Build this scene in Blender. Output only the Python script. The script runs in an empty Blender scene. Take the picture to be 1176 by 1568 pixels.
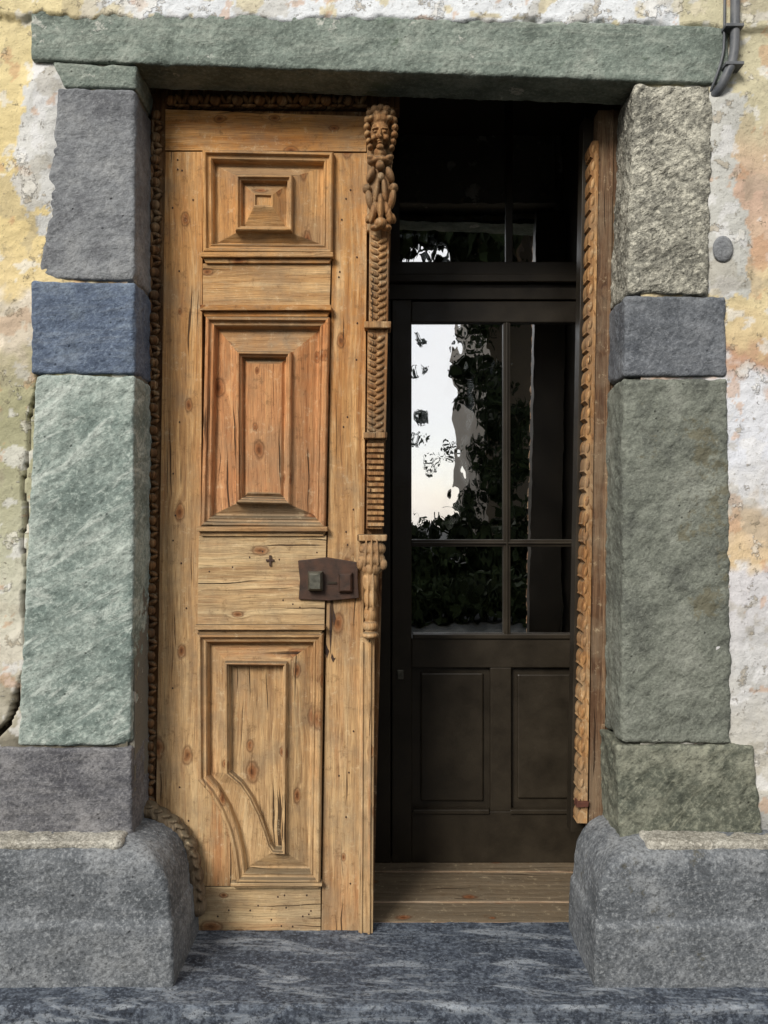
import bpy, bmesh, math, random
from mathutils import Vector, Matrix, noise, Euler
random.seed(7)
D=2.6; F=1300.0; CZ=1.361
def W(px,py,y=0.0):
    s=(D+y)/F
    return Vector(((px-588)*s, y, CZ-(py-784)*s))
def lin(c):
    r=[]
    for v in c[:3]:
        v=min(v,250)/255.0
        r.append(v/12.92 if v<=0.04045 else ((v+0.055)/1.055)**2.4)
    return (r[0],r[1],r[2],1.0)
scene=bpy.context.scene
def empty(name):
    e=bpy.data.objects.new(name,None); scene.collection.objects.link(e); return e
def link(o,parent=None):
    scene.collection.objects.link(o)
    if parent: o.parent=parent
    return o
def meshobj(name,verts,faces,mat,parent=None,smooth=False,doubles=0):
    me=bpy.data.meshes.new(name); me.from_pydata([tuple(v) for v in verts],[],faces)
    bm=bmesh.new(); bm.from_mesh(me)
    if doubles: bmesh.ops.remove_doubles(bm,verts=bm.verts,dist=doubles)
    bmesh.ops.recalc_face_normals(bm,faces=bm.faces)
    bm.to_mesh(me); bm.free()
    mats=mat if isinstance(mat,(list,tuple)) else [mat]
    for m in mats: me.materials.append(m)
    if smooth:
        for p in me.polygons: p.use_smooth=True
    o=bpy.data.objects.new(name,me); return link(o,parent)

# ---------------------------------------------------------------- node helper
class NT:
    def __init__(s,name):
        s.m=bpy.data.materials.new(name); s.m.use_nodes=True
        s.t=s.m.node_tree; s.n=s.t.nodes; s.l=s.t.links
        s.b=s.n['Principled BSDF']; s.out=s.n['Material Output']
    def set(s,sock,v):
        if hasattr(v,'node'): s.l.new(v,sock)
        else: sock.default_value=v
    def coord(s,kind='Object'):
        return s.n.new('ShaderNodeTexCoord').outputs[kind]
    def math(s,op,a,b=0.0,c=0.0,clamp=False):
        n=s.n.new('ShaderNodeMath'); n.operation=op; n.use_clamp=clamp
        s.set(n.inputs[0],a); s.set(n.inputs[1],b); s.set(n.inputs[2],c); return n.outputs[0]
    def sep(s,v):
        n=s.n.new('ShaderNodeSeparateXYZ'); s.set(n.inputs[0],v); return n.outputs
    def comb(s,x,y,z=0.0):
        n=s.n.new('ShaderNodeCombineXYZ'); s.set(n.inputs[0],x); s.set(n.inputs[1],y); s.set(n.inputs[2],z); return n.outputs[0]
    def mapping(s,v,rot=(0,0,0),scale=(1,1,1),loc=(0,0,0)):
        if any(rot):
            n=s.n.new('ShaderNodeMapping'); s.set(n.inputs[0],v); n.inputs['Rotation'].default_value=rot; v=n.outputs[0]
        n=s.n.new('ShaderNodeMapping'); s.set(n.inputs[0],v)
        n.inputs['Location'].default_value=loc; n.inputs['Scale'].default_value=scale
        return n.outputs[0]
    def noise(s,v,scale,detail=6,rough=0.55,dist=0.0):
        n=s.n.new('ShaderNodeTexNoise'); s.set(n.inputs['Vector'],v); n.inputs['Scale'].default_value=scale
        n.inputs['Detail'].default_value=detail; n.inputs['Roughness'].default_value=rough; n.inputs['Distortion'].default_value=dist
        return n.outputs['Fac']
    def vor(s,v,scale,feat='F1',dim='3D',out='Distance'):
        n=s.n.new('ShaderNodeTexVoronoi'); n.voronoi_dimensions=dim; n.feature=feat
        s.set(n.inputs['Vector'],v); n.inputs['Scale'].default_value=scale; return n.outputs[out]
    def mr(s,v,a,b,c=0.0,d=1.0):
        n=s.n.new('ShaderNodeMapRange'); s.set(n.inputs[0],v); n.inputs[1].default_value=a; n.inputs[2].default_value=b
        n.inputs[3].default_value=c; n.inputs[4].default_value=d; n.clamp=True; return n.outputs[0]
    def mix(s,f,a,b,mode='MIX'):
        n=s.n.new('ShaderNodeMix'); n.data_type='RGBA'; n.blend_type=mode
        s.set(n.inputs['Factor'],f); s.set(n.inputs[6],a); s.set(n.inputs[7],b); return n.outputs[2]
    def bump(s,h,strength=0.5,dist=0.01,normal=None):
        n=s.n.new('ShaderNodeBump'); s.set(n.inputs['Height'],h); n.inputs['Strength'].default_value=strength
        n.inputs['Distance'].default_value=dist
        if normal is not None: s.l.new(normal,n.inputs['Normal'])
        return n.outputs[0]
    def fin(s,col,rough=0.8,normal=None,spec=0.3,metal=0.0):
        s.set(s.b.inputs['Base Color'],col); s.set(s.b.inputs['Roughness'],rough)
        s.b.inputs['Specular IOR Level'].default_value=spec; s.b.inputs['Metallic'].default_value=metal
        if normal is not None: s.l.new(normal,s.b.inputs['Normal'])
        return s.m

def sc(c,k): return tuple(min(250,v*k) for v in c)
def stone_mat(name,dark,mid,light,fol=None,patch=None,speck=0.6,coarse=6.0,bumpd=0.005,fine=95,fscale=(4,8,34),horiz=False,tool=0.2,spec=0.22):
    t=NT(name); c=t.coord()
    n1=t.noise(c,coarse,8,0.70); n0=t.noise(t.mapping(c,loc=(7,1,4)),2.6,5,0.65)
    col=t.mix(t.mr(n1,0.38,0.50),lin(dark),lin(mid))
    col=t.mix(t.mr(n1,0.50,0.64),col,lin(light))
    col=t.mix(t.mr(n0,0.52,0.36,0,0.5),col,lin(sc(dark,.88)))
    h=t.noise(c,fine*0.3,6,0.75)
    if fol:
        ang,st,fc=fol
        a=math.radians(ang)
        m=t.mapping(c,rot=((0,0,a) if horiz else (0,a,0)),scale=fscale)
        wv=t.noise(m,1.0,8,0.72,0.9)
        col=t.mix(t.math('MULTIPLY',t.mr(wv,0.51,0.62),st),col,lin(fc))
        col=t.mix(t.math('MULTIPLY',t.mr(wv,0.48,0.36),st*0.6),col,lin(sc(dark,.88)))
        h=t.math('ADD',h,t.math('MULTIPLY',wv,0.6))
    sp=t.noise(c,fine,3,0.8)
    col=t.mix(t.math('MULTIPLY',t.mr(sp,0.53,0.63),speck),col,lin(sc(light,1.14)))
    col=t.mix(t.math('MULTIPLY',t.mr(sp,0.48,0.38),speck),col,lin(sc(dark,.72)))
    pk=t.noise(t.mapping(c,rot=(0,0.6,0),scale=(48,60,70)),1.0,3,0.6)
    col=t.mix(t.math('MULTIPLY',t.mr(pk,0.43,0.33),tool*1.3),col,lin(sc(dark,.64)))
    pit=t.mr(t.vor(c,34),0.05,0.16,1,0)
    pit=t.math('MULTIPLY',pit,t.mr(t.noise(c,9,3),0.5,0.62))
    col=t.mix(t.math('MULTIPLY',pit,.6),col,lin(sc(dark,.55)))
    if patch:
        for pc,thr,s_ in patch:
            pn=t.noise(t.mapping(c,loc=(thr*9,3,s_)),s_,10,0.74)
            col=t.mix(t.math('MULTIPLY',t.mr(pn,thr,thr+0.03),0.75),col,lin(pc))
    h=t.math('ADD',h,t.math('MULTIPLY',sp,0.5))
    h=t.math('ADD',h,t.math('MULTIPLY',t.mr(pk,0.3,0.6),tool*1.6))
    h=t.math('SUBTRACT',h,t.math('MULTIPLY',pit,0.6))
    return t.fin(col,t.mr(sp,0.3,0.7,0.6,0.95),t.bump(h,1.0,bumpd),spec)

def wood_mat(name,ori='v',base=(204,154,96),darkc=(142,92,48),pale=(234,200,150),gray=(136,120,98),grayamt=0.5,knots=True,rough=0.66,zfade=True,bd=0.0035,weather=1.0):
    t=NT(name); c=t.coord()
    o=t.sep(c); rnd=t.n.new('ShaderNodeObjectInfo').outputs['Random']
    if ori=='v': al,ac=o[2],o[0]
    else: al,ac=o[0],o[2]
    ac=t.math('ADD',ac,t.math('MULTIPLY',o[1],0.8))
    ac=t.math('ADD',ac,t.math('MULTIPLY',rnd,13.7)); al=t.math('ADD',al,t.math('MULTIPLY',rnd,7.3))
    lw=t.noise(t.comb(t.math('MULTIPLY',ac,5.0),t.math('MULTIPLY',al,2.0)),1.0,3)
    acw=t.math('ADD',ac,t.math('MULTIPLY',lw,0.06))
    kv=t.comb(t.math('MULTIPLY',t.math('ADD',ac,t.math('MULTIPLY',lw,0.03)),9.0),t.math('MULTIPLY',al,5.0))
    kd=t.vor(kv,1.0,dim='2D'); kcol=t.sep(t.vor(kv,1.0,dim='2D',out='Color'))
    pres=t.mr(kcol[0],0.50,0.52)
    kd=t.math('DIVIDE',kd,t.math('MULTIPLY_ADD',kcol[1],1.1,0.4))
    kd=t.math('ADD',kd,t.math('MULTIPLY',t.math('SUBTRACT',t.noise(c,45,2),0.5),0.08))
    fall=t.math('MULTIPLY',t.math('POWER',t.mr(kd,0.0,0.36,1,0),2.0),pres)
    gx=t.math('ADD',t.math('MULTIPLY',acw,52.0),t.math('MULTIPLY',fall,1.9))
    g=t.noise(t.comb(gx,t.math('MULTIPLY',al,1.2)),1.0,5,0.6)
    ring=t.math('SINE',t.math('ADD',t.math('MULTIPLY',gx,4.6),t.math('MULTIPLY',g,9.0)))
    ring=t.mr(ring,-1,1,0,1)
    fb=t.noise(t.comb(t.math('MULTIPLY',ac,340),t.math('MULTIPLY',al,9)),1.0,3,0.65)
    big=t.noise(c,2.3,3,0.6); big2=t.noise(t.mapping(c,loc=(5,2,8)),5.0,6,0.7)
    wst=t.noise(t.comb(t.math('MULTIPLY',ac,17),t.math('MULTIPLY',al,1.9),3.3),1.0,7,0.74)
    wor=t.noise(t.comb(t.math('MULTIPLY',ac,9),t.math('MULTIPLY',al,1.1),9.1),1.0,5,0.66)
    col=t.mix(t.mr(g,0.33,0.58),lin(darkc),lin(base))
    col=t.mix(t.math('MULTIPLY',t.mr(g,0.5,0.68),0.75),col,lin(pale))
    col=t.mix(t.math('MULTIPLY',t.math('POWER',ring,3.0),0.32),col,lin(sc(darkc,.85)))
    if zfade:
        zf=t.mr(t.math('ADD',o[2],t.math('MULTIPLY',t.math('SUBTRACT',big,.5),1.2)),0.2,2.0,1,0)
        col=t.mix(t.math('MULTIPLY',zf,0.55),col,lin((198,174,134)))
        warm=t.mr(t.math('ADD',o[2],t.math('MULTIPLY',t.math('SUBTRACT',big2,.5),1.5)),1.2,2.5)
        col=t.mix(t.math('MULTIPLY',warm,0.50),col,lin((208,142,62)))
        col=t.mix(t.mr(rnd,0,1,0,0.20),col,lin((220,190,144)))
        col=t.mix(t.mr(wor,0.52,0.68,0,0.45),col,lin((176,100,44)))
    col=t.mix(t.math('MULTIPLY',t.mr(fb,0.51,0.34),0.55),col,lin(sc(darkc,.62)))
    col=t.mix(t.math('MULTIPLY',t.mr(wst,0.53,0.66),0.50*weather),col,lin((120,86,54)))
    col=t.mix(t.math('MULTIPLY',t.mr(wst,0.45,0.32),0.45*weather),col,lin((232,206,162)))
    gm=t.math('MULTIPLY',t.mr(t.math('MULTIPLY_ADD',fb,0.25,big2),0.58,0.74),grayamt)
    col=t.mix(gm,col,lin(gray))
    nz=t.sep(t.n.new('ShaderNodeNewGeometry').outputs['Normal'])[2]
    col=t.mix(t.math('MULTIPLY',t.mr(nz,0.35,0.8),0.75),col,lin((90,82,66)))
    if knots:
        km=t.math('MULTIPLY',t.mr(kd,0.06,0.12,1,0),pres)
        col=t.mix(t.math('MULTIPLY',km,0.72),col,lin((128,70,30)))
        kr=t.math('MULTIPLY',t.math('MULTIPLY',t.mr(kd,0.085,0.11),t.mr(kd,0.11,0.15,1,0)),pres)
        col=t.mix(t.math('MULTIPLY',kr,0.6),col,lin((84,46,22)))
        kk=t.math('MULTIPLY',t.mr(kd,0.02,0.05,1,0),pres)
        col=t.mix(t.math('MULTIPLY',kk,.6),col,lin((60,32,14)))
    cr=t.noise(t.comb(t.math('MULTIPLY',acw,80),t.math('MULTIPLY',al,1.8)),1.0,2,0.4)
    crm=t.mr(cr,0.665,0.695)
    col=t.mix(t.math('MULTIPLY',crm,0.88),col,lin((48,32,20)))
    st=t.noise(t.mapping(c,loc=(1,7,3)),28,6,0.8)
    col=t.mix(t.math('MULTIPLY',t.mr(st,0.56,0.66),0.45),col,lin((86,60,36)))
    col=t.mix(t.math('MULTIPLY',t.mr(st,0.43,0.33),0.3),col,lin((232,212,174)))
    h=t.math('ADD',t.math('MULTIPLY',fb,0.6),t.math('MULTIPLY',g,0.6))
    h=t.math('SUBTRACT',h,t.math('MULTIPLY',crm,1.0)); h=t.math('SUBTRACT',h,t.math('MULTIPLY',ring,0.2))
    h=t.math('ADD',h,t.math('MULTIPLY',st,0.6))
    return t.fin(col,t.mr(fb,0.3,0.7,rough-0.1,rough+0.25),t.bump(h,0.9,bd),0.22)

def plain_mat(name,c1,c2,rough=0.6,scale=12,spec=0.4,metal=0.0,bd=0.002):
    t=NT(name); c=t.coord(); n=t.noise(c,scale,8,0.65); f=t.noise(c,scale*12,4,0.7)
    col=t.mix(t.mr(n,0.35,0.65),lin(c1),lin(c2))
    col=t.mix(t.math('MULTIPLY',t.mr(f,0.55,0.7),0.3),col,lin(c2))
    return t.fin(col,t.mr(n,0.3,0.7,rough-0.1,rough+0.15),t.bump(t.math('ADD',n,t.math('MULTIPLY',f,0.4)),0.6,bd),spec,metal)

# ---------------------------------------------------------------- geometry helpers
def fbm(v,s,o=4): return noise.fractal(v*s,0.9,2.0,o)
def sm(a,b,v):
    t_=max(0.0,min(1.0,(v-a)/(b-a))); return t_*t_*(3-2*t_)
def stone(name,cor,y0,y1,mat,parent,r=0.009,amp=0.003,cell=0.006,seed=0.0,px=True,rough=0.9,chip=1.2):
    if px: c=[W(a,b,0) for a,b in cor]
    else: c=[Vector((a,0,b)) for a,b in cor]
    TL,TR,BR,BL=c
    Wd=((TR-TL).length+(BR-BL).length)/2; H=((TL-BL).length+(TR-BR).length)/2; Dp=y1-y0
    verts=[];faces=[]
    def face(fn,a,b):
        na=max(2,int(a/cell)); nb=max(2,int(b/cell)); base=len(verts)
        for j in range(nb+1):
            for i in range(na+1): verts.append(fn(a*i/na,b*j/nb))
        for j in range(nb):
            for i in range(na):
                k=base+j*(na+1)+i; faces.append((k,k+1,k+na+2,k+na+1))
    face(lambda a,b:(a,b,0),Wd,H)
    face(lambda a,b:(0,a,b),H,Dp); face(lambda a,b:(Wd,a,b),H,Dp)
    face(lambda a,b:(a,0,b),Wd,Dp); face(lambda a,b:(a,H,b),Wd,Dp)
    out=[]
    off=Vector((seed*3.1,seed*1.7,seed))
    for (u,v,w) in verts:
        P0=Vector((u,w,v))+off
        ch=noise.noise(P0*13)
        rr=r*(1.0+0.8*noise.noise(P0*6)+chip*3.0*max(0,ch-0.22)); rr=max(0.003,min(rr,Wd*.4,H*.4))
        q=Vector((min(max(u,rr),Wd-rr),min(max(v,rr),H-rr),max(w,rr)))
        d=Vector((u,v,w))-q
        if d.length>1e-9:
            nrm=d.normalized(); p=q+nrm*rr
        else: nrm=Vector((0,0,0)); p=Vector((u,v,w))
        if nrm.length==0: nrm=Vector((0,0,-1))
        n=fbm(P0,4,3)*amp+fbm(P0,26,5)*amp*rough
        p=p+nrm*n
        fu=p.x/Wd; fv=p.y/H
        a=BL.lerp(BR,fu); b=TL.lerp(TR,fu); X=a.lerp(b,fv)
        out.append((X.x,y0+p.z,X.z))
    return meshobj(name,out,faces,mat,parent,True,1e-5)

def prism(name,pts,y0,y1,mat,parent,bevel=0.0015,px=True,yref=None):
    yr=y0 if yref is None else yref
    P=[W(a,b,yr) if px else Vector((a,0,b)) for a,b in pts]
    n=len(P)
    v=[(p.x,y0,p.z) for p in P]+[(p.x,y1,p.z) for p in P]
    f=[tuple(range(n)),tuple(range(2*n-1,n-1,-1))]+[(i,(i+1)%n,n+(i+1)%n,n+i) for i in range(n)]
    o=meshobj(name,v,f,mat,parent)
    if bevel:
        m=o.modifiers.new('b','BEVEL'); m.width=bevel; m.segments=2; m.limit_method='ANGLE'
    return o
def rect(x0,y0,x1,y1): return [(x0,y0),(x1,y0),(x1,y1),(x0,y1)]
def inset(path,d):
    n=len(path); out=[]
    A=sum(path[i][0]*path[(i+1)%n][1]-path[(i+1)%n][0]*path[i][1] for i in range(n)); s=1 if A>0 else -1
    for i in range(n):
        p0=Vector(path[i-1]);p1=Vector(path[i]);p2=Vector(path[(i+1)%n])
        d1=(p1-p0).normalized(); d2=(p2-p1).normalized()
        n1=Vector((-d1.y,d1.x))*s; n2=Vector((-d2.y,d2.x))*s
        m=(n1+n2); m=m/max(0.35,m.dot(n1)) if m.length>1e-6 else n1
        out.append(tuple(p1+m*d))
    return out
def loft(name,loops,matv,math_,parent,yref,cap=True):
    n=len(loops[0][0]); v=[];f=[];mi=[]
    for path,y in loops:
        for a,b in path:
            p=W(a,b,yref); v.append((p.x,y,p.z))
    for k in range(len(loops)-1):
        for i in range(n):
            j=(i+1)%n; f.append((k*n+i,k*n+j,(k+1)*n+j,(k+1)*n+i))
            a=loops[0][0][i]; b=loops[0][0][j]
            mi.append(1 if abs(b[0]-a[0])>abs(b[1]-a[1])*1.2 else 0)
    if cap: f.append(tuple((len(loops)-1)*n+i for i in range(n))); mi.append(0)
    me=bpy.data.meshes.new(name); me.from_pydata(v,[],f); me.materials.append(matv); me.materials.append(math_)
    for p,m in zip(me.polygons,mi): p.material_index=m
    bm=bmesh.new(); bm.from_mesh(me)
    bmesh.ops.recalc_face_normals(bm,faces=bm.faces)
    s=sum(fc.normal.y*fc.calc_area() for fc in bm.faces)
    if s>0: bmesh.ops.reverse_faces(bm,faces=bm.faces)
    bm.to_mesh(me); bm.free()
    o=bpy.data.objects.new(name,me); link(o,parent)
    m=o.modifiers.new('b','BEVEL'); m.width=0.0012; m.segments=2; m.limit_method='ANGLE'; m.angle_limit=0.4
    return o
def blobs(name,lst,mat,parent,voxel=None,seg=16):
    bm=bmesh.new()
    for (px,py,y,rx,rz,ry,rot) in lst:
        c=W(px,py,y); s=(D+y)/F
        M=Matrix.Translation(c)@Matrix.Rotation(math.radians(rot),4,'Y')@Matrix.Diagonal((rx*s,ry,rz*s,1))
        bmesh.ops.create_uvsphere(bm,u_segments=seg,v_segments=max(6,seg//2+2),radius=1.0,matrix=M)
    me=bpy.data.meshes.new(name); bm.to_mesh(me); bm.free(); me.materials.append(mat)
    for p in me.polygons: p.use_smooth=True
    o=bpy.data.objects.new(name,me); link(o,parent)
    if voxel:
        m=o.modifiers.new('r','REMESH'); m.mode='VOXEL'; m.voxel_size=voxel; m.use_smooth_shade=True
    return o
def tube(name,pts,r,mat,parent):
    cu=bpy.data.curves.new(name,'CURVE'); cu.dimensions='3D'; cu.bevel_depth=r; cu.bevel_resolution=4; cu.use_fill_caps=True
    sp=cu.splines.new('NURBS'); sp.points.add(len(pts)-1)
    for i,p in enumerate(pts): sp.points[i].co=(p[0],p[1],p[2],1)
    sp.use_endpoint_u=True; sp.order_u=3
    cu.materials.append(mat)
    o=bpy.data.objects.new(name,cu); return link(o,parent)

# ---------------------------------------------------------------- materials
m_lintel=stone_mat('green_schist',(98,108,100),(124,135,126),(150,157,147),fol=(1,0.3,(168,173,162)),patch=[((90,104,88),0.61,3.0),((194,194,185),0.62,9)],speck=0.35,fine=80)
m_A=stone_mat('grey_stone',(102,104,108),(124,127,130),(146,148,149),fol=(4,0.25,(152,154,156)),speck=0.35,patch=[((174,172,166),0.65,5)])
m_B=stone_mat('blue_stone',(74,86,106),(98,111,131),(122,134,147),fol=(5,0.35,(138,147,157)),speck=0.4)
m_C=stone_mat('pale_green_gneiss',(116,130,124),(142,154,147),(172,181,173),fol=(33,0.7,(196,203,195)),speck=0.4,fine=75,fscale=(5,9,20))
m_D=stone_mat('violet_grey_stone',(82,82,87),(106,106,109),(132,131,132),fol=(3,0.35,(144,143,143)),speck=0.5)
m_E=stone_mat('plinth_granite',(84,88,92),(106,110,114),(134,137,139),fol=(4,0.15,(146,148,147)),speck=0.6,fine=85,bumpd=0.005,patch=[((84,82,72),0.60,4.0),((160,160,152),0.67,9)])
m_F=stone_mat('rough_granite',(110,109,100),(150,148,136),(188,185,170),fol=(30,0.3,(194,190,175)),speck=0.65,fine=60,bumpd=0.009,tool=0.3)
m_G=stone_mat('slate_blue_stone',(84,88,94),(106,110,115),(130,133,137),speck=0.4)
m_H=stone_mat('olive_stone',(92,95,88),(113,117,107),(134,137,127),fol=(60,0.2,(142,146,135)),speck=0.35,patch=[((104,100,81),0.58,2.6),((148,150,139),0.63,4)])
m_I=stone_mat('mossy_stone',(74,78,69),(100,103,91),(134,135,120),fol=(50,0.4,(156,156,137)),speck=0.45,fine=70)
m_step=stone_mat('step_gneiss',(50,55,64),(72,79,90),(98,105,114),fol=(5,0.65,(160,166,172)),speck=0.75,fine=75,bumpd=0.003,fscale=(4.0,18,18),horiz=True,coarse=14,tool=0.1)
m_side=stone_mat('pavement_stone',(44,46,46),(56,58,58),(70,70,69),speck=0.4,spec=0.02)
m_mortar=stone_mat('lime_mortar',(140,136,125),(166,162,151),(190,187,176),speck=0.6,fine=120,bumpd=0.008)
WV=wood_mat('larch_vertical','v'); WH=wood_mat('larch_horizontal','h')
WHp=wood_mat('larch_pale_horizontal','h',base=(204,170,122),darkc=(146,106,66),pale=(230,208,164),grayamt=0.5,bd=0.004)
WR=wood_mat('larch_reddish_vertical','v',base=(194,116,66),darkc=(132,68,36),pale=(222,166,112),grayamt=0.35,weather=.6)
WRH=wood_mat('larch_reddish_horizontal','h',base=(150,110,76),darkc=(106,72,48),pale=(182,148,110),grayamt=0.8)
WD=wood_mat('dark_carved_wood','v',base=(132,94,58),darkc=(84,56,34),pale=(166,126,84),gray=(94,82,66),grayamt=0.4,knots=False,zfade=False)
WC=wood_mat('carved_wood','v',base=(172,126,80),darkc=(120,80,46),pale=(208,168,116),gray=(118,102,80),grayamt=0.6,knots=False,zfade=False)
WF=wood_mat('floor_boards','h',base=(180,154,126),darkc=(128,102,80),pale=(208,184,156),gray=(144,130,114),zfade=False,bd=0.004,weather=.6)
WG=wood_mat('tan_worn_wood','v',base=(180,134,84),darkc=(122,82,50),pale=(208,166,116),knots=False,zfade=False,grayamt=0.5)
WB=wood_mat('brown_jamb_wood','v',base=(112,84,61),darkc=(78,55,40),pale=(136,107,80),knots=False,zfade=False,weather=.4)
WS=wood_mat('grey_carved_wood','v',base=(122,106,85),darkc=(80,69,55),pale=(148,132,107),knots=False,zfade=False,weather=.5)
WC2=wood_mat('carved_pale_wood','v',base=(192,150,102),darkc=(142,100,62),pale=(220,184,136),gray=(128,112,92),grayamt=0.5,knots=False,zfade=False)
WK=plain_mat('dark_brown_paint',(36,31,24),(50,43,32),0.42,6,0.35)
m_iron=plain_mat('rusty_iron',(52,40,33),(82,58,45),0.6,30,0.5,0.3,0.004)
m_knob=plain_mat('worn_grey_iron',(84,84,76),(122,120,108),0.45,40,0.5,0.7)
m_pipe=plain_mat('grey_conduit',(74,78,84),(104,106,108),0.5,20,0.4)
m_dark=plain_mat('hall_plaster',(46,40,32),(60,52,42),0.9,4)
m_red=plain_mat('rusty_shoe',(96,56,42),(76,44,34),0.7,30)

# ---------------------------------------------------------------- plaster wall
def interp(st,y):
    if y<=st[0][0]: return st[0][1]
    for (a,ca),(b,cb) in zip(st,st[1:]):
        if y<=b:
            f=(y-a)/(b-a); return tuple(ca[i]*(1-f)+cb[i]*f for i in range(3))
    return st[-1][1]
LS=[(0,(222,208,164)),(300,(222,202,148)),(430,(224,204,156)),(455,(232,222,204)),(520,(228,216,196)),(545,(194,186,152)),(620,(164,162,130)),(760,(172,170,142)),(830,(190,190,168)),(960,(214,210,194)),(1040,(206,200,184)),(1090,(164,158,140)),(1140,(106,102,90))]
RS=[(0,(202,196,166)),(150,(202,194,164)),(235,(204,182,154)),(300,(204,176,156)),(400,(202,178,152)),(470,(218,202,160)),(545,(208,186,146)),(570,(190,152,126)),(592,(220,222,226)),(700,(218,221,228)),(770,(210,210,210)),(800,(212,192,168)),(870,(216,192,154)),(905,(208,206,208)),(1040,(200,200,198)),(1100,(192,190,184)),(1190,(208,204,192)),(1240,(166,166,162)),(1320,(126,126,126))]
CRK=[(66,572),(60,600),(47,640),(44,690),(40,760),(41,850),(38,930),(40,1010),(30,1060),(14,1105),(-6,1128)]
def crackd(px,py):
    best=99
    for (a,b),(c,d) in zip(CRK,CRK[1:]):
        vx,vy=c-a,d-b; t_=max(0,min(1,((px-a)*vx+(py-b)*vy)/(vx*vx+vy*vy)))
        best=min(best,math.hypot(px-a-vx*t_,py-b-vy*t_))
    return best
def zone(px,py,P):
    wx=fbm(P,3.5,4)*34+fbm(P,16,5)*22; wy=fbm(P+Vector((9,3,1)),4.5,4)*36+fbm(P+Vector((2,5,1)),16,5)*26
    x=px+wx*0.7; y=py+wy
    c=interp(LS if px<588 else RS,y)
    if y<66 and 150<x<1040: c=(224,228,231)
    if py<34 and fbm(P+Vector((3,3,3)),8,4)>0.25: c=(214,206,180)
    if 40<x<140 and 80<y<330: c=(208,208,204)
    if 1045<x<1135 and 120<y<465: c=(194,194,188)
    n=fbm(P+Vector((4,8,2)),12,6)
    if n>0.36: c=tuple(min(234,v*0.4+226*0.6) for v in c)
    n2=fbm(P+Vector((14,1,7)),9,6)
    if n2>0.5: c=tuple(v*0.6+w*0.4 for v,w in zip(c,(194,146,112)))
    n3=fbm(P+Vector((24,1,7)),5,6)
    if n3>0.3: c=tuple(v*0.68+w*0.32 for v,w in zip(c,(160,152,134)))
    return c
t=NT('peeling_plaster'); c=t.coord()
at=t.n.new('ShaderNodeAttribute'); at.attribute_name='zone'
n1=t.noise(c,16,9,0.72); n2=t.noise(c,70,5,0.78); n3=t.noise(c,6,8,0.66)
col=t.mix(t.mr(n3,0.60,0.62,0,0.5),at.outputs['Color'],lin((230,227,218)))
col=t.mix(t.mr(n1,0.60,0.62,0,0.6),col,lin((172,160,138)))
col=t.mix(t.mr(n1,0.42,0.3,0,0.55),col,lin((150,140,120)))
col=t.mix(t.mr(n2,0.57,0.68,0,0.5),col,lin((118,110,96)))
h=t.math('ADD',t.math('MULTIPLY',t.mr(n1,0.6,0.62),0.5),t.math('ADD',t.math('MULTIPLY',n2,0.9),t.math('MULTIPLY',t.mr(n3,0.60,0.62),0.7)))
m_plaster=t.fin(col,0.92,t.bump(h,0.9,0.006),0.15)

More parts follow.
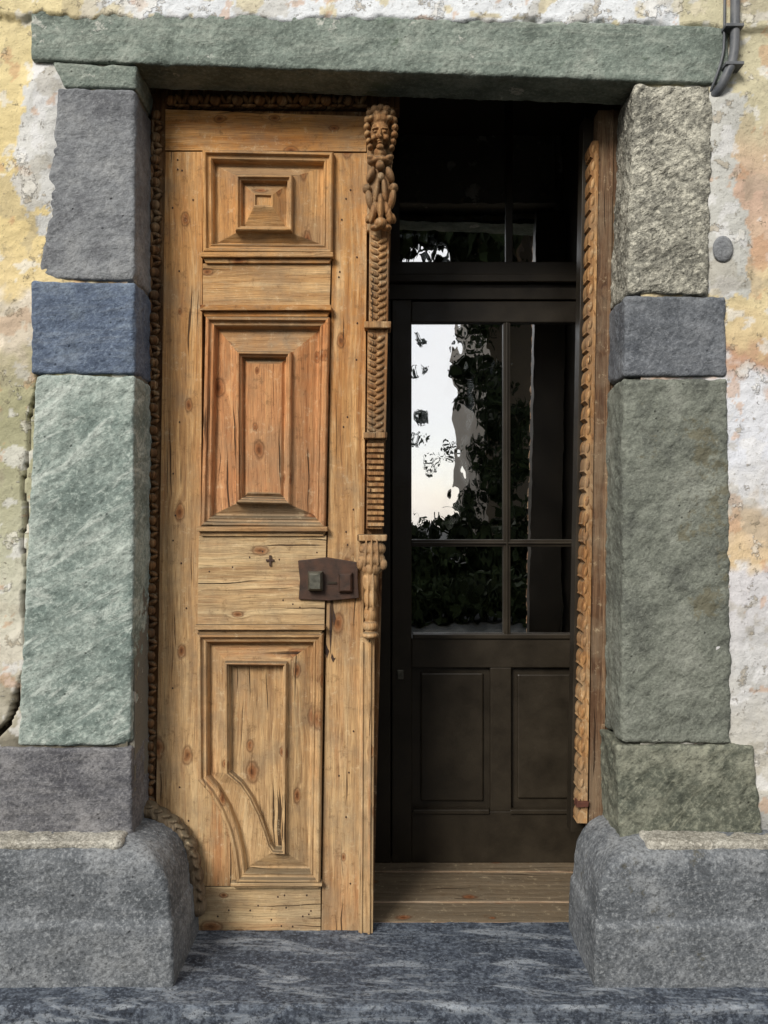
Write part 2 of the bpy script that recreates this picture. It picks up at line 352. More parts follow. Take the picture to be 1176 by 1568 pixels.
def build_wall():
    x0,x1,z0,z1=-1.5,1.5,-0.16,3.3; cell=0.0065
    nx=int((x1-x0)/cell); nz=int((z1-z0)/cell); idx={}; V=[];C=[];Fc=[]
    xl,xr,zt=-0.80,0.80,2.745
    for j in range(nz+1):
        z=z0+(z1-z0)*j/nz
        for i in range(nx+1):
            x=x0+(x1-x0)*i/nx
            if xl+0.02<x<xr-0.02 and z<zt-0.01: continue
            P=Vector((x,0,z)); px=x/0.002+588; py=784-(z-CZ)/0.002
            vis=abs(x)<1.3
            e=max(0,min(1,min(x-x0,x1-x,z1-z)/0.15))
            d=(fbm(P,2.2,2)*0.005+fbm(P,9,4)*0.004+(fbm(P,40,3)*0.0016 if vis else 0))*e
            m=0.004+0.006*(sm(112,92,px)+sm(1078,1096,px))*sm(95,135,py)
            wob=10*noise.noise(P*11)
            m+=0.010*max(0,1-((px+wob-60)/32)**2)*sm(96,124,py)*sm(360,300,py)
            m+=0.013*max(0,1-((px+wob-1110)/42)**2)*sm(128,160,py)*sm(470,420,py)
            m+=0.020*sm(8,0,py-(27+max(0,px)/1000*12+10*noise.noise(P*12)+5*noise.noise(P*40)))*sm(1030,990,px)
            m+=0.016*sm(8,0,py-(46+12*noise.noise(P*9)))*sm(985,1020,px)
            m+=0.006*sm(1115,1130,px)*sm(860,900,py)*sm(1270,1230,py)
            cc=lin(zone(px,py,P))
            if -20<px<90 and 560<py<1140:
                cd=crackd(px+6*noise.noise(P*14),py); wd=1.8+3.5*max(0,noise.noise(P*7)) + (3 if py<600 or py>1060 else 0)
                if cd<wd: m-=0.035; cc=lin((58,52,44))
            idx[(i,j)]=len(V); V.append((x,-d-m,z)); C.append(cc)
    for j in range(nz):
        for i in range(nx):
            q=[(i,j),(i+1,j),(i+1,j+1),(i,j+1)]
            if all(k in idx for k in q): Fc.append(tuple(idx[k] for k in q))
    me=bpy.data.meshes.new('wall'); me.from_pydata(V,[],Fc); me.materials.append(m_plaster)
    ca=me.color_attributes.new('zone','FLOAT_COLOR','POINT')
    ca.data.foreach_set('color',[v for c in C for v in c])
    for p in me.polygons: p.use_smooth=True
    par=empty('plaster_wall'); o=bpy.data.objects.new('facade_plaster',me); link(o,par)
    def blk(n,xa,xb,za,zb,ya=0.0,yb=0.35,colr=(214,196,150)):
        v=[(x,y,z) for x in(xa,xb) for y in(ya,yb) for z in(za,zb)]
        f=[(0,1,3,2),(4,6,7,5),(0,4,5,1),(2,3,7,6),(0,2,6,4),(1,5,7,3)]
        o=meshobj(n,v,f,m_plaster,par); ca=o.data.color_attributes.new('zone','FLOAT_COLOR','POINT')
        ca.data.foreach_set('color',list(lin(colr))*8)
        return o
    blk('wall_far_left',-7,-1.502,-0.16,7); blk('wall_far_right',1.502,7,-0.16,7); blk('wall_above',-1.5,1.5,3.302,7)
    mc=(120,116,106)
    blk('core_left',-1.5,-0.772,-0.16,3.3,0.032,0.18,mc); blk('core_right',0.775,1.5,-0.16,3.3,0.032,0.18,mc); blk('core_top',-0.77,0.77,2.75,3.3,0.04,0.19,mc)
    blk('joint_left',-1.0,-0.7655,0.38,2.72,0.006,0.16,mc); blk('joint_right',0.7665,1.0,0.38,2.66,0.006,0.16,mc)
    return par
build_wall()

# ---------------------------------------------------------------- stone surround
S=empty('stone_door_surround')
stone('lintel',[(52,18),(1112,46),(1112,134),(52,97)],-0.022,0.13,m_lintel,S,0.008,0.0035,seed=1)
stone('left_spring_stone',[(84,98),(212,104),(210,139),(100,137)],-0.014,0.17,m_lintel,S,0.008,0.003,seed=2)
stone('left_jamb_grey',[(92,139),(209,141),(209,432),(60,429)],-0.016,0.17,m_A,S,0.010,0.0035,seed=3)
stone('left_jamb_blue',[(52,432),(209,435),(209,574),(50,574)],-0.018,0.17,m_B,S,0.009,0.003,seed=4)
stone('left_jamb_pale_green',[(58,576),(209,577),(204,1140),(30,1140)],-0.018,0.17,m_C,S,0.010,0.004,seed=5)
stone('left_jamb_violet',[(-60,1142),(205,1143),(205,1290),(-60,1290)],-0.024,0.17,m_D,S,0.008,0.0035,seed=6)
stone('right_jamb_granite',[(968,133),(1090,134),(1080,453),(959,453)],-0.022,0.17,m_F,S,0.012,0.006,seed=7,rough=1.0)
stone('right_jamb_slate',[(956,455),(1110,455),(1110,578),(953,578)],-0.018,0.17,m_G,S,0.010,0.0035,seed=8)
stone('right_jamb_olive',[(953,580),(1112,581),(1118,1137),(949,1135)],-0.018,0.17,m_H,S,0.012,0.005,seed=9)
stone('right_jamb_mossy',[(940,1138),(1150,1139),(1165,1304),(946,1301)],-0.026,0.17,m_I,S,0.010,0.006,seed=10)
def plinth(name,s,xend,seed):
    tab=[(-0.01,.603,-.170,.012),(.10,.605,-.167,.013),(.160,.608,-.164,.014),(.172,.611,-.160,.016),(.180,.618,-.146,.020),(.24,.622,-.143,.022),(.29,.632,-.141,.026),(.325,.650,-.138,.028),(.350,.672,-.132,.030),(.362,.690,-.124,.030),(.370,.706,-.108,.030),(.378,.725,-.075,.030),(.386,.757,-.045,.028),(.390,.79,-.02,.026)]
    V=[];Fc=[]
    zs=[]; n=74
    for k in range(n+1):
        z=-0.01+(0.400)*k/n
        for a,b in zip(tab,tab[1:]):
            if z<=b[0]+1e-9:
                f=(z-a[0])/(b[0]-a[0]); zs.append((z,)+tuple(a[i]*(1-f)+b[i]*f for i in (1,2,3))); break
    for z,xi,yf,cr in zs:
        ring=[]
        ns=40
        for i in range(ns): ring.append((xi,0.175+(yf+cr-0.175)*i/ns))
        for i in range(9):
            a=math.pi/2*i/8; ring.append((xi+cr-cr*math.cos(a),yf+cr-cr*math.sin(a)))
        nf=130
        for i in range(1,nf+1): ring.append((xi+cr+(xend-xi-cr)*i/nf,yf))
        ring.append((xend,0.1))
        V.append([(s*x,y,z) for x,y in ring])
    m=len(V[0]); out=[]
    for r_ in V:
        for (x,y,z) in r_:
            P=Vector((x+seed,y,z)); d=fbm(P,4,3)*0.003+fbm(P,28,5)*0.0024-0.012*max(0,noise.noise(P*11+Vector((3,0,0)))-0.42)
            out.append((x-s*d*0.7,y-d,z+d*0.3))
    for k in range(len(V)-1):
        for i in range(m-1):
            a=k*m+i; Fc.append((a,a+1,a+m+1,a+m))
    k=(len(V)-1)*m
    base=len(out)
    for i in range(m):
        x,y,z=out[k+i]; out.append((x,max(y,0.02),z+0.004))
    for i in range(m-1): Fc.append((k+i,k+i+1,base+i+1,base+i))
    meshobj(name,out,Fc,m_E,S,True)
plinth('left_plinth',-1,1.5,2.0); plinth('right_plinth',1,1.5,8.0)
# mortar bed squeezed out along the top of each plinth
stone('left_bed_joint',[(-1.45,0.394),(-0.775,0.394),(-0.775,0.364),(-1.45,0.364)],-0.105,0.02,m_mortar,S,0.012,0.006,seed=16,chip=2,px=False)
stone('right_bed_joint',[(0.775,0.392),(1.45,0.388),(1.45,0.358),(0.775,0.362)],-0.105,0.02,m_mortar,S,0.012,0.006,seed=18,chip=2,px=False)
blobs('iron_plug',[(1107,381,-0.024,16,20,0.008,0)],m_A,S)
stone('stone_doorstep',[(-3.2,0.0),(3.2,0.0),(3.2,-0.16),(-3.2,-0.16)],-0.262,0.215,m_step,None,0.005,0.0015,cell=0.011,seed=12,px=False,chip=0.4)
v=[(-80,-80,-0.155),(80,-80,-0.155),(80,80,-0.155),(-80,80,-0.155)]
meshobj('street_pavement',v,[(0,1,2,3)],m_side)

# ---------------------------------------------------------------- outer frame
FR=empty('carved_door_frame')
YL=0.16
prism('left_frame_board',[(226,140),(256,140),(250,1250),(212,1250)],0.172,0.24,WD,FR)
prism('head_board',[(226,136),(612,140),(612,166),(226,166)],0.174,0.24,WD,FR)
b=[]
y=176
while y<1235:
    f=(y-150)/1100; x=240-12*f
    b.append((x-1,y,0.165,8,8,0.016,0)); b.append((x+2,y+12,0.168,9,4,0.012,28)); b.append((x+2,y+22,0.168,9,4,0.012,-28))
    b.append((x-6,y+17,0.166,3,12,0.01,0))
    y+=34.5
blobs('left_bead_moulding',b,WD,FR,seg=14)
b=[]; x=262
while x<556:
    b.append((x,154,0.163,9,8,0.018,0)); b.append((x+12,152,0.166,4,9,0.012,-28)); b.append((x+22,152,0.166,4,9,0.012,28)); b.append((x+17,162,0.166,12,2.6,0.01,0))
    x+=34
blobs('head_bead_moulding',b,WC,FR,seg=14)
prism('right_frame_board',[(916,168),(958,168),(942,1285),(902,1285)],0.178,0.235,WB,FR,yref=0.175)
prism('right_frame_reflection_blocker',[(900,168),(962,168),(946,1285),(880,1285)],0.236,0.30,WK,FR,yref=0.175)  # dark board added to hide the lit scallops from the glass reflection
prism('right_frame_fillet',[(934,168),(940,168),(924,1285),(918,1285)],0.170,0.20,WB,FR,yref=0.175,bevel=0.003)
sc_=[];y=214.0
while y<1262:
    f=(y-215)/1035; ph=((y-214)%27)/27
    wv=math.sin(math.pi*ph)**0.6*4.6*(1+.35*noise.noise(Vector((3,0,y*.02))))+ (2 if 0.8<ph<0.9 else 0)+1.0*noise.noise(Vector((0,0,y*.06)))
    sc_.append((909-19*f-wv,y)); y+=2.7
right=[(918-18*((yy-215)/1035),yy) for yy in (1262,980,740,480,214)]
prism('scalloped_edge',sc_+right,0.172,0.235,WG,FR,yref=0.165,bevel=0)
b=[]; y=227
while y<1250:
    f=(y-215)/1035; x=909-19*f
    b.append((x,y,0.174,3.2,8.5,0.006,10)); b.append((x+6,y+10,0.174,1.6,7,0.004,-20))
    y+=27
blobs('scallop_leaves',b,WG,FR,seg=12)
prism('frame_shoe',[(884,1228),(902,1228),(901,1236),(883,1237)],0.160,0.2,m_red,FR)
pts=[(222,1240),(246,1254),(268,1270),(284,1296),(293,1328),(297,1362),(300,1392)]
b=[]
for i in range(60):
    f=i/59*(len(pts)-1); k=min(int(f),len(pts)-2); f-=k
    px_=pts[k][0]*(1-f)+pts[k+1][0]*f; py_=pts[k][1]*(1-f)+pts[k+1][1]*f
    an=math.degrees(math.atan2(pts[k+1][1]-pts[k][1],pts[k+1][0]-pts[k][0]))
    r=12+2.5*math.sin(i*0.9)
    b.append((px_+3,py_-2,0.135,r,r,0.030+0.004*math.sin(i*0.9),an))
    if i%5==0: b.append((px_-2,py_,0.108,9,3.5,0.010,an+40)); b.append((px_+7,py_-5,0.110,8,3,0.010,an-35))
blobs('foot_scroll',b,WS,FR,voxel=0.003)

# ---------------------------------------------------------------- door leaf
L=empty('carved_wooden_door')
def P_(name,pts,dy0,dy1,mat,bev=0.0015): return prism(name,pts,YL+dy0,YL+dy1,mat,L,bev,yref=YL)
P_('backing',[(249,164),(603,166),(571,1436),(240,1424)],0.022,0.06,WD)
P_('top_rail',[(253,167),(561,178),(561,232),(253,230)],0,0.03,WH)
P_('left_stile',[(253,232),(311,232),(304,1424),(236,1424)],0.001,0.03,WV)
P_('right_stile',[(511,234),(563,234),(552,1437),(492,1432)],0.001,0.03,WV)
P_('bottom_rail',[(304,1358),(491,1358),(491,1432),(303,1425)],0.0,0.03,WHp)
P_('curve_spandrel',[(304,1192),(322,1212),(338,1240),(350,1270),(357,1300),(360,1330),(362,1357),(303,1357)],0.0,0.03,WV)
P_('upper_cross_rail',[(311,404),(507,404),(505,470),(311,470)],-0.006,0.03,WHp)
P_('lock_rail',[(305,820),(500,820),(497,957),(303,957)],-0.008,0.03,WHp)
def ledge(n,x0,x1,y0,y1,d):
    h=y1-y0
    P_(n,[(x0,y0),(x1,y0),(x1,y0+h*0.5),(x0,y0+h*0.5)],-d,0.02,WH,0.002)
    P_(n+'_cove',[(x0+3,y0+h*0.5),(x1-3,y0+h*0.5),(x1-6,y1),(x0+6,y1)],-d*0.55,0.02,WH,0.003)
ledge('ledge_1',310,511,390,405,0.030)
ledge('ledge_2',309,508,470,487,0.032)
ledge('ledge_3',304,502,806,821,0.030)
ledge('ledge_4',301,498,955,970,0.034)
ledge('ledge_5',355,494,1347,1358,0.026)
prof=[(0,0.004),(1,-0.020),(3,-0.025),(6,-0.025),(8,-0.014),(11,-0.012),(13,-0.016),(15,-0.010),(17,0.010),(20,0.012)]
def panel(name,outer,inner,field,centre=None,k=1.0):
    lp=[(inset(outer,d),YL+y) for d,y in prof]
    lp.append((inner,YL-0.010))
    for d,y in [(0.5,-0.026),(2.5,-0.031),(5,-0.031),(6.5,-0.022),(8.5,-0.020),(10,0.0),(11.5,0.002)]:
        lp.append((inset(inner,d*k),YL+y))
    if centre: lp.append((centre,YL-0.026)); lp.append((inset(centre,1.5),YL-0.026)); lp.append((inset(centre,3),YL-0.018))
    elif k==1.0: lp.append((inset(inner,16),YL-0.008)); lp.append((inset(inner,18),YL-0.008))
    return loft(name,lp,field,WH if field is WV else WRH,L,YL)
panel('upper_panel',[(311,232),(512,236),(510,392),(312,390)],[(362,271),(450,272),(449,359),(362,358)],WV,[(391,301),(419,302),(419,321),(391,320)])
panel('middle_panel',[(316,486),(506,487),(499,808),(309,806)],[(363,539),(448,540),(446,773),(363,771)],WR)
panel('lower_panel',[(303,968),(496,968),(491,1349),(363,1348),(361,1328),(357,1300),(350,1270),(338,1240),(322,1212),(304,1192)],
      [(346,1011),(441,1012),(439,1304),(418,1303),(410,1292),(403,1270),(394,1246),(382,1221),(367,1199),(347,1182)],WV,k=0.72)
def seg(n,pts,d,mat=WC,bev=0.003): return P_(n,pts,-d,0.03,mat,bev)
seg('post_head',[(562,168),(602,168),(598,356),(562,356)],0.018)
seg('post_1',[(566,356),(596,356),(594,496),(565,496)],0.030)
seg('post_cap_1',[(558,497),(599,497),(598,507),(558,507)],0.050)
seg('post_2',[(563,507),(594,507),(591,664),(562,664)],0.030)
seg('post_cap_2',[(557,664),(593,664),(592,673),(557,673)],0.050)
seg('post_3',[(563,673),(588,673),(585,810),(561,810)],0.024)
for k in range(15):
    y=680+k*8.6; seg('rib_%d'%k,[(562,y),(588,y),(588,y+5),(562,y+5)],0.034,WC,0.0015)
seg('post_4',[(551,975),(574,975),(571,1437),(549,1437)],0.014,WV)
seg('post_4_bead',[(565,982),(569,982),(567,1436),(563,1436)],0.022,WV,0.002)
seg('post_4_bead_b',[(554,982),(557,982),(555,1436),(552,1436)],0.020,WV,0.002)
b=[]
for (y0,y1,xc) in [(364,492,580),(514,660,578)]:
    y=y0
    while y<y1:
        xx=xc-(y-364)*0.012
        b.append((xx-6,y,0.130,8,4.0,0.009,30)); b.append((xx+6,y+5,0.130,8,4.0,0.009,-30))
        y+=11
blobs('braid_carving',b,WC,L,seg=12)
yb=YL-0.03
seg('bracket_cap',[(547,818),(593,818),(592,828),(548,828)],0.058,WC2,0.004)
b=[(570,840,yb,21,14,0.034,0),(569,856,yb,21,13,0.036,0),(568,870,yb,17,13,0.032,0),(567,890,yb,12,20,0.028,0),(567,915,yb,10,20,0.024,0),(567,940,yb,10,16,0.022,0),(567,958,yb,12,10,0.026,0),(567,972,yb,13,7,0.028,0),
   (552,864,yb-0.014,6,9,0.014,0),(587,864,yb-0.014,6,9,0.014,0),(560,846,yb-0.028,2.2,22,0.008,3),(569,848,yb-0.031,2.2,24,0.008,0),(578,846,yb-0.028,2.2,22,0.008,-3),(563,905,yb-0.022,2.2,30,0.007,1),(571,905,yb-0.022,2.2,30,0.007,-1)]
blobs('scroll_bracket',b,WC2,L,voxel=0.0022)
y=YL-0.045
b=[(582,206,y,15,21,0.040,0),(582,186,y,17,12,0.038,0)]
for cx,cy,r in [(566,174,6),(574,168,6.5),(583,166,6.5),(592,168,6.5),(600,174,6),(563,184,6),(603,185,6),(562,195,5.5),(605,196,5.5),(563,206,5.5),(604,207,5.5),(565,217,5),(602,218,5),(578,176,6),(589,176,6),(569,182,5),(597,182,5),(567,226,4.5),(600,227,4.5)]:
    b.append((cx,cy,y-0.018 if 566<cx<600 and cy<186 else y-0.006,r,r,0.018,0))
b+=[(575,197,y-0.036,6,2,0.010,-8),(589,197,y-0.036,6,2,0.010,8),(575,202,y-0.033,3.4,2,0.008,0),(589,202,y-0.033,3.4,2,0.008,0),
    (582,203,y-0.042,1.9,7,0.010,0),(582,209,y-0.046,3.4,2.6,0.009,0),(573,211,y-0.028,5,5,0.012,0),(591,211,y-0.028,5,5,0.012,0),
    (582,215,y-0.036,5.2,1.5,0.008,0),(582,218.5,y-0.034,4.4,1.6,0.008,0),(582,225,y-0.028,6,4.5,0.012,0),(582,236,y-0.002,10,10,0.028,0),
    (582,248,y,20,7,0.034,0),(570,243,y-0.01,9,5,0.02,25),(595,243,y-0.01,9,5,0.02,-25),(582,254,y-0.024,7,7,0.018,0)]
b+=[(582,300,y+0.01,19,46,0.03,0),(568,268,y-0.012,6,13,0.024,20),(597,268,y-0.012,6,13,0.024,-20),
    (562,290,y-0.012,7,7,0.022,0),(603,288,y-0.012,7,7,0.022,0),(566,306,y-0.014,6,16,0.022,-12),(600,306,y-0.014,6,16,0.022,12),
    (577,292,y-0.024,4.5,20,0.02,6),(589,292,y-0.024,4.5,20,0.02,-6),(583,318,y-0.030,5,22,0.022,0),(572,326,y-0.020,6,18,0.02,14),(594,326,y-0.020,6,18,0.02,-14),
    (566,334,y-0.006,6,9,0.02,30),(600,334,y-0.006,6,9,0.02,-30),(583,342,y-0.026,10,9,0.022,0),(575,349,y-0.016,8,5,0.018,0),(592,349,y-0.016,8,5,0.018,0),(583,272,y-0.028,6,8,0.016,0)]
blobs('cherub_head_and_acanthus',b,WC,L,voxel=0.0016)
P_('lock_plate',[(457,858),(500,853),(549,861),(548,884),(550,915),(505,919),(458,917),(460,888)],-0.018,0.01,m_iron,0.002)
def knob(n,x0,y0,x1,y1,d,m):
    o_=rect(x0,y0,x1,y1)
    lp=[(o_,YL-0.016),(o_,YL-0.016-d*0.6),(inset(o_,3),YL-0.016-d),(inset(o_,6),YL-0.016-d)]
    loft(n,lp,m,m,L,YL)
knob('square_knob',473,874,495,903,0.035,m_knob); knob('keyhole_cover',519,876,540,906,0.02,m_iron)
P_('lock_slot',[(502,890),(516,890),(516,893),(502,893)],-0.022,0,m_dark,0)
P_('nail_bar',[(408,856),(420,856),(420,859),(408,859)],-0.014,0,m_iron,0); P_('nail_stem',[(413,850),(416,850),(416,866),(413,866)],-0.015,0,m_iron,0)
b=[]
for k in range(60):
    xx,yy=random.choice([(random.uniform(262,300),random.uniform(240,1400)),(random.uniform(516,548),random.uniform(240,1400)),(random.uniform(320,490),random.uniform(835,945)),(random.uniform(320,480),random.uniform(1370,1420))])
    yf=YL-0.0075 if 320<xx<490 and yy<950 else YL
    b.append((xx,yy,yf,1.3,1.6,0.002,0))
blobs('nail_heads',b,m_iron,L,seg=8)
for k,(xx,y0,y1,w) in enumerate([(505,925,1002,3),(510,932,960,4),(499,985,1008,5),(508,1000,1014,6)]):
    P_('split_%d'%k,[(xx,y0),(xx+w*0.6,y0+8),(xx+w,(y0+y1)/2),(xx+w*0.3,y1),(xx-w*0.2,(y0+y1)/2)],-0.0008,0.01,m_iron,0)

# ---------------------------------------------------------------- inner glazed door
G=empty('glazed_inner_door'); YG=0.70
def g(n,pts,d0,d1,mat=WK,bev=0.003): return prism(n,pts,YG+d0,YG+d1,mat,G,bev,yref=YG)
t=NT('window_glass'); c=t.coord()
gl=t.n.new('ShaderNodeBsdfGlossy'); gl.inputs['Roughness'].default_value=0.004; gl.inputs['Color'].default_value=(.97,.98,1,1)
tr=t.n.new('ShaderNodeBsdfTransparent'); tr.inputs[0].default_value=(.8,.82,.8,1)
mx=t.n.new('ShaderNodeMixShader'); mx.inputs[0].default_value=0.75
bn=t.bump(t.noise(t.mapping(c,scale=(1,1,0.7)),9,2,0.5),0.18,0.004); t.l.new(bn,gl.inputs['Normal'])
t.l.new(tr.outputs[0],mx.inputs[1]); t.l.new(gl.outputs[0],mx.inputs[2]); t.l.new(mx.outputs[0],t.out.inputs[0]); m_glass=t.m
def leaf(tag,mir):
    def R(x0,y0,x1,y1):
        if mir: x0,x1=1198-x1,1198-x0
        return rect(x0,y0,x1,y1)
    g(tag+'stile_meet',R(600,461,630,1318),-0.02,0.03); g(tag+'stile_hinge',R(892,461,914,1318),-0.02,0.03)
    g(tag+'top_rail',R(630,463,892,495),-0.018,0.03); g(tag+'lock_rail',R(630,976,892,1021),-0.018,0.03); g(tag+'bottom_rail',R(630,1240,892,1318),-0.018,0.03)
    g(tag+'muntin_v',R(770,495,781,976),-0.014,0.02); g(tag+'muntin_h',R(630,826,892,837),-0.0135,0.02)
    g(tag+'muntin_v_bead',R(774,495,777,976),-0.022,0); g(tag+'muntin_h_bead',R(630,830,892,833),-0.0215,0)
    g(tag+'mid_stile',R(750,1021,782,1240),-0.0175,0.03)
    g(tag+'panel_back',R(628,1019,894,1242),0.005,0.02)
    g(tag+'panel_field_1',R(644,1030,740,1226),-0.006,0.01,WK,0.006); g(tag+'panel_field_2',R(792,1032,884,1222),-0.006,0.01,WK,0.006)
    g(tag+'panel_sill',R(632,1236,748,1243),-0.028,0.0); g(tag+'panel_sill_2',R(780,1236,892,1243),-0.028,0.0)
    g(tag+'glass',R(628,493,894,978),0.004,0.008,m_glass,0)
    g(tag+'rail_bead',R(632,970,890,977),-0.026,0)
leaf('right_',False); leaf('left_',True)
g('door_knob_plate',rect(608,1024,618,1038),-0.03,0,m_knob)
g('transom_bar',rect(280,404,914,432),-0.03,0.05); g('transom_cornice',rect(280,424,914,436),-0.045,0.05); g('transom_lower',rect(280,436,914,460),-0.015,0.05)
g('transom_left',rect(595,120,612,404),-0.01,0.03); g('transom_muntin',rect(774,120,785,404),-0.01,0.03); g('transom_right',rect(896,120,914,404),-0.01,0.03)
g('transom_glass',rect(286,120,897,404),0.004,0.008,m_glass,0); g('transom_head',rect(280,100,914,125),-0.02,0.05)
g('transom_left_end',rect(280,120,300,404),-0.01,0.03)
H=empty('entrance_hall')
def box(n,xa,xb,ya,yb,za,zb,mat,par=H):
    v=[(x,y,z) for x in(xa,xb) for y in(ya,yb) for z in(za,zb)]
    f=[(0,1,3,2),(4,6,7,5),(0,4,5,1),(2,3,7,6),(0,2,6,4),(1,5,7,3)]
    return meshobj(n,v,f,mat,par)
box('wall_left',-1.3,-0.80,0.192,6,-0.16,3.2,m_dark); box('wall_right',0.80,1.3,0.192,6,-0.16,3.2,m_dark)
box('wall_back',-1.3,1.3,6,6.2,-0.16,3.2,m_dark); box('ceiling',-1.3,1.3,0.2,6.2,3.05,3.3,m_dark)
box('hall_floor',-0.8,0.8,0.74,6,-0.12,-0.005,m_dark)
FB=empty('wooden_threshold_boards')
ys=[0.217,0.36,0.50,0.61,0.76]
for i in range(4):
    a,b_=ys[i],ys[i+1]-0.004
    o=box('board_%d'%i,-0.79,0.79,a,b_,-0.03,0.001+0.003*(i%2),WF,FB); m=o.modifiers.new('b','BEVEL'); m.width=0.004; m.segments=2

C_=empty('conduit_pipe')
tube('pipe',[W(1126,-120,-.04),W(1126,40,-.04),W(1124,90,-.04),W(1114,112,-.045),W(1102,138,-.03),W(1094,146,-.01)],0.014,m_pipe,C_)
tube('cable',[W(1110,-120,-.03),W(1110,60,-.03),W(1106,90,-.03),W(1096,120,-.03),W(1088,140,-.01)],0.004,m_pipe,C_)
for z in (40,98): prism('clip_%d'%z,rect(1108,z,1136,z+5),-0.058,0.0,m_pipe,C_,yref=-0.04)

# ---------------------------------------------------------------- street behind the viewer
m_opp=plain_mat('opposite_plaster',(62,56,46),(76,68,56),0.9,2)
m_win=plain_mat('window_dark',(20,22,26),(30,32,36),0.2,4,0.6)
m_roof=plain_mat('slate_roof',(50,50,52),(70,70,72),0.8,6)
def building(xa,xb,h,y):
    B=empty('village_house')
    box('walls',xa,xb,y-8,y,-0.155,h,m_opp,B)
    box('eaves',xa-0.4,xb+0.4,y-8,y+0.7,h+0.01,h+0.25,m_roof,B)
    x=xa+1.2
    while x<xb-1.5:
        z=1.0
        while z<h-1.6:
            box('window',x,x+1.0,y-0.1,y+0.01,z,z+1.5,m_win,B); box('sill',x-0.1,x+1.1,y+0.012,y+0.14,z-0.1,z-0.01,m_side,B); z+=2.9
        x+=2.5
building(2.25,16,8.5,-14.5); building(-16,-1.0,4.5,-15.5)
m_leaf=plain_mat('foliage',(18,24,14),(30,40,22),0.8,2,0.1); m_bark=plain_mat('bark',(50,42,34),(76,64,52),0.9,10)
T=empty('street_tree')
tube('trunk',[(3.4,-11.6,-0.16),(3.3,-11.6,2.5),(3.0,-11.5,5),(2.7,-11.4,8)],0.22,m_bark,T)
for e in [(0.8,-11.8,7.5),(5.5,-11,7.8),(1.6,-10.6,9.0),(4.6,-12.6,9.0)]:
    tube('limb',[(3.1,-11.5,4.2),((3.1+e[0])/2,-11.6,6.2),e],0.09,m_bark,T)
def leafc(V,Fc,c,r,n,s0=.09,s1=.17):
    for _ in range(n):
        p=Vector((random.gauss(0,1),random.gauss(0,1),random.gauss(0,1))); p=p.normalized()*r*random.random()**0.4
        p=Vector(c)+p; a=Euler((random.random()*6,random.random()*6,random.random()*6)).to_matrix(); s=random.uniform(s0,s1)
        k=len(V)
        for q in ((-s,0,0),(0,-s*.5,0),(s,0,0),(0,s*.5,0)): V.append(p+a@Vector(q))
        Fc.append((k,k+1,k+2,k+3))
V=[];Fc=[]
for k in range(80):
    c=(random.uniform(-0.8,6.5),random.uniform(-12.6,-10.4),random.uniform(6.5,9.4)); leafc(V,Fc,c,random.uniform(.7,1.05),280,.14,.24)
for k in range(40):
    c=(random.uniform(1.55,2.6),random.uniform(-12.4,-11),random.uniform(1.4,6)); leafc(V,Fc,c,random.uniform(.22,.42),170,.04,.09)
for p_ in [(0.64,-11.5,4.5,.12),(0.66,-11.5,3.9,.14),(0.66,-11.6,3.1,.10),(0.62,-11.5,2.7,.16),(1.15,-11.4,2.4,.26),(0.85,-11.4,2.2,.2),(1.35,-11.5,5.0,.2),(1.4,-11.5,3.4,.15)]:
    leafc(V,Fc,p_[:3],p_[3],90,.02,.05)
meshobj('crown',V,Fc,m_leaf,T)
V=[];Fc=[]
for k in range(46):
    c=(-3+k*0.2,-9.2+random.uniform(-.2,.2),random.uniform(.15,1.15)); leafc(V,Fc,c,random.uniform(.45,.62),300,.06,.12)
for k in range(60):
    c=(-1.5+k*0.08,-7.6+random.uniform(-.15,.15),random.uniform(.0,.3)); leafc(V,Fc,c,random.uniform(.28,.36),120,.04,.09)
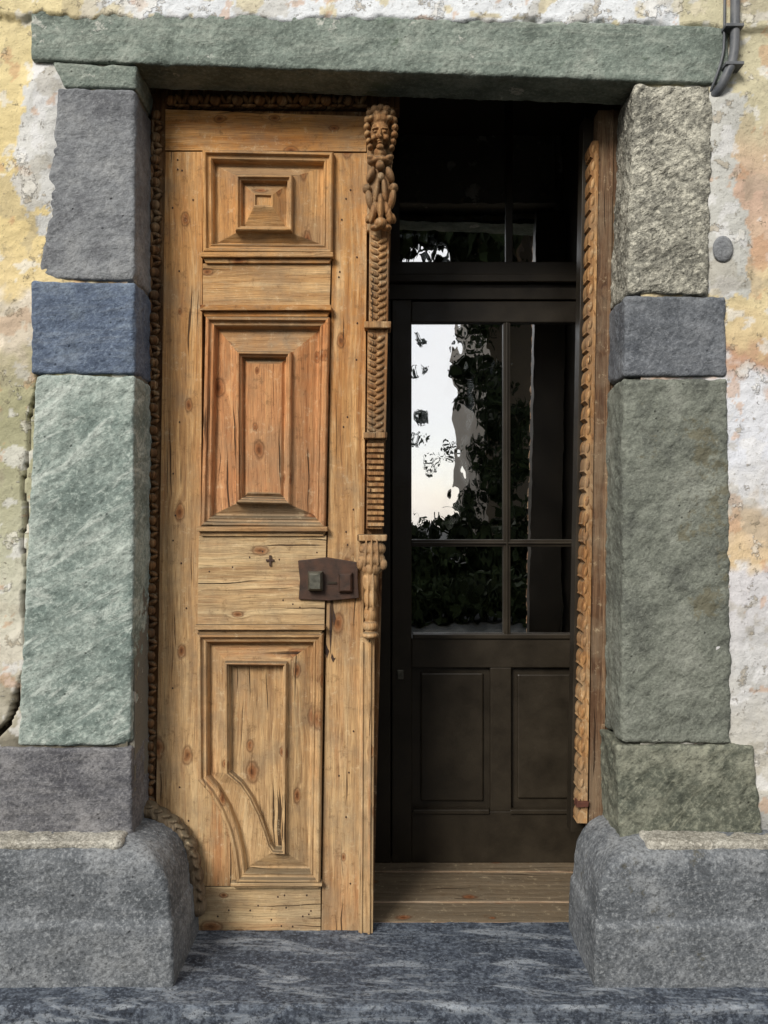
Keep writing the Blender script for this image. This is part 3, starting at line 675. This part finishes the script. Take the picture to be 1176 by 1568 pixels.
meshobj('reflection_blocking_hedge',V,Fc,m_leaf)  # unseen hedge added to keep the bright street out of the lower-pane reflections

# ---------------------------------------------------------------- camera, light
cam=bpy.data.cameras.new('camera'); co=bpy.data.objects.new('camera',cam); scene.collection.objects.link(co)
co.location=(0,-D,CZ); co.rotation_euler=(math.radians(90),0,0)
cam.sensor_fit='VERTICAL'; cam.angle=2*math.atan(784/F); cam.clip_end=500; cam.clip_start=0.05
scene.camera=co
w=bpy.data.worlds.new('World'); scene.world=w; w.use_nodes=True
wn=w.node_tree.nodes; wl=w.node_tree.links
bg=wn['Background']; sk=wn.new('ShaderNodeTexSky'); sk.sky_type='NISHITA'; sk.sun_disc=False
sd=Vector((-0.50,-0.85,0.66)).normalized()
sk.sun_elevation=math.asin(sd.z); sk.sun_rotation=math.atan2(sd.x,sd.y); sk.dust_density=1.2; sk.air_density=1.0
tc=wn.new('ShaderNodeTexCoord'); nz_=wn.new('ShaderNodeTexNoise'); nz_.inputs['Scale'].default_value=2.6; nz_.inputs['Detail'].default_value=6
mrn=wn.new('ShaderNodeMapRange'); mrn.inputs[1].default_value=0.34; mrn.inputs[2].default_value=0.58; mrn.inputs[3].default_value=0.55; mrn.inputs[4].default_value=0.95
mxn=wn.new('ShaderNodeMix'); mxn.data_type='RGBA'; mxn.inputs[7].default_value=(7.6,7.5,7.4,1)
wl.new(tc.outputs['Generated'],nz_.inputs['Vector']); wl.new(nz_.outputs['Fac'],mrn.inputs[0]); wl.new(mrn.outputs[0],mxn.inputs['Factor'])
wl.new(sk.outputs[0],mxn.inputs[6]); wl.new(mxn.outputs[2],bg.inputs[0]); bg.inputs[1].default_value=0.15
sl=bpy.data.lights.new('sun','SUN'); sl.energy=3.5; sl.angle=math.radians(20); sl.color=(1,.95,.88)
so=bpy.data.objects.new('sun',sl); scene.collection.objects.link(so); so.rotation_euler=(-sd).to_track_quat('-Z','Y').to_euler()
scene.view_settings.view_transform='Standard'; scene.view_settings.look='None'; scene.view_settings.exposure=0
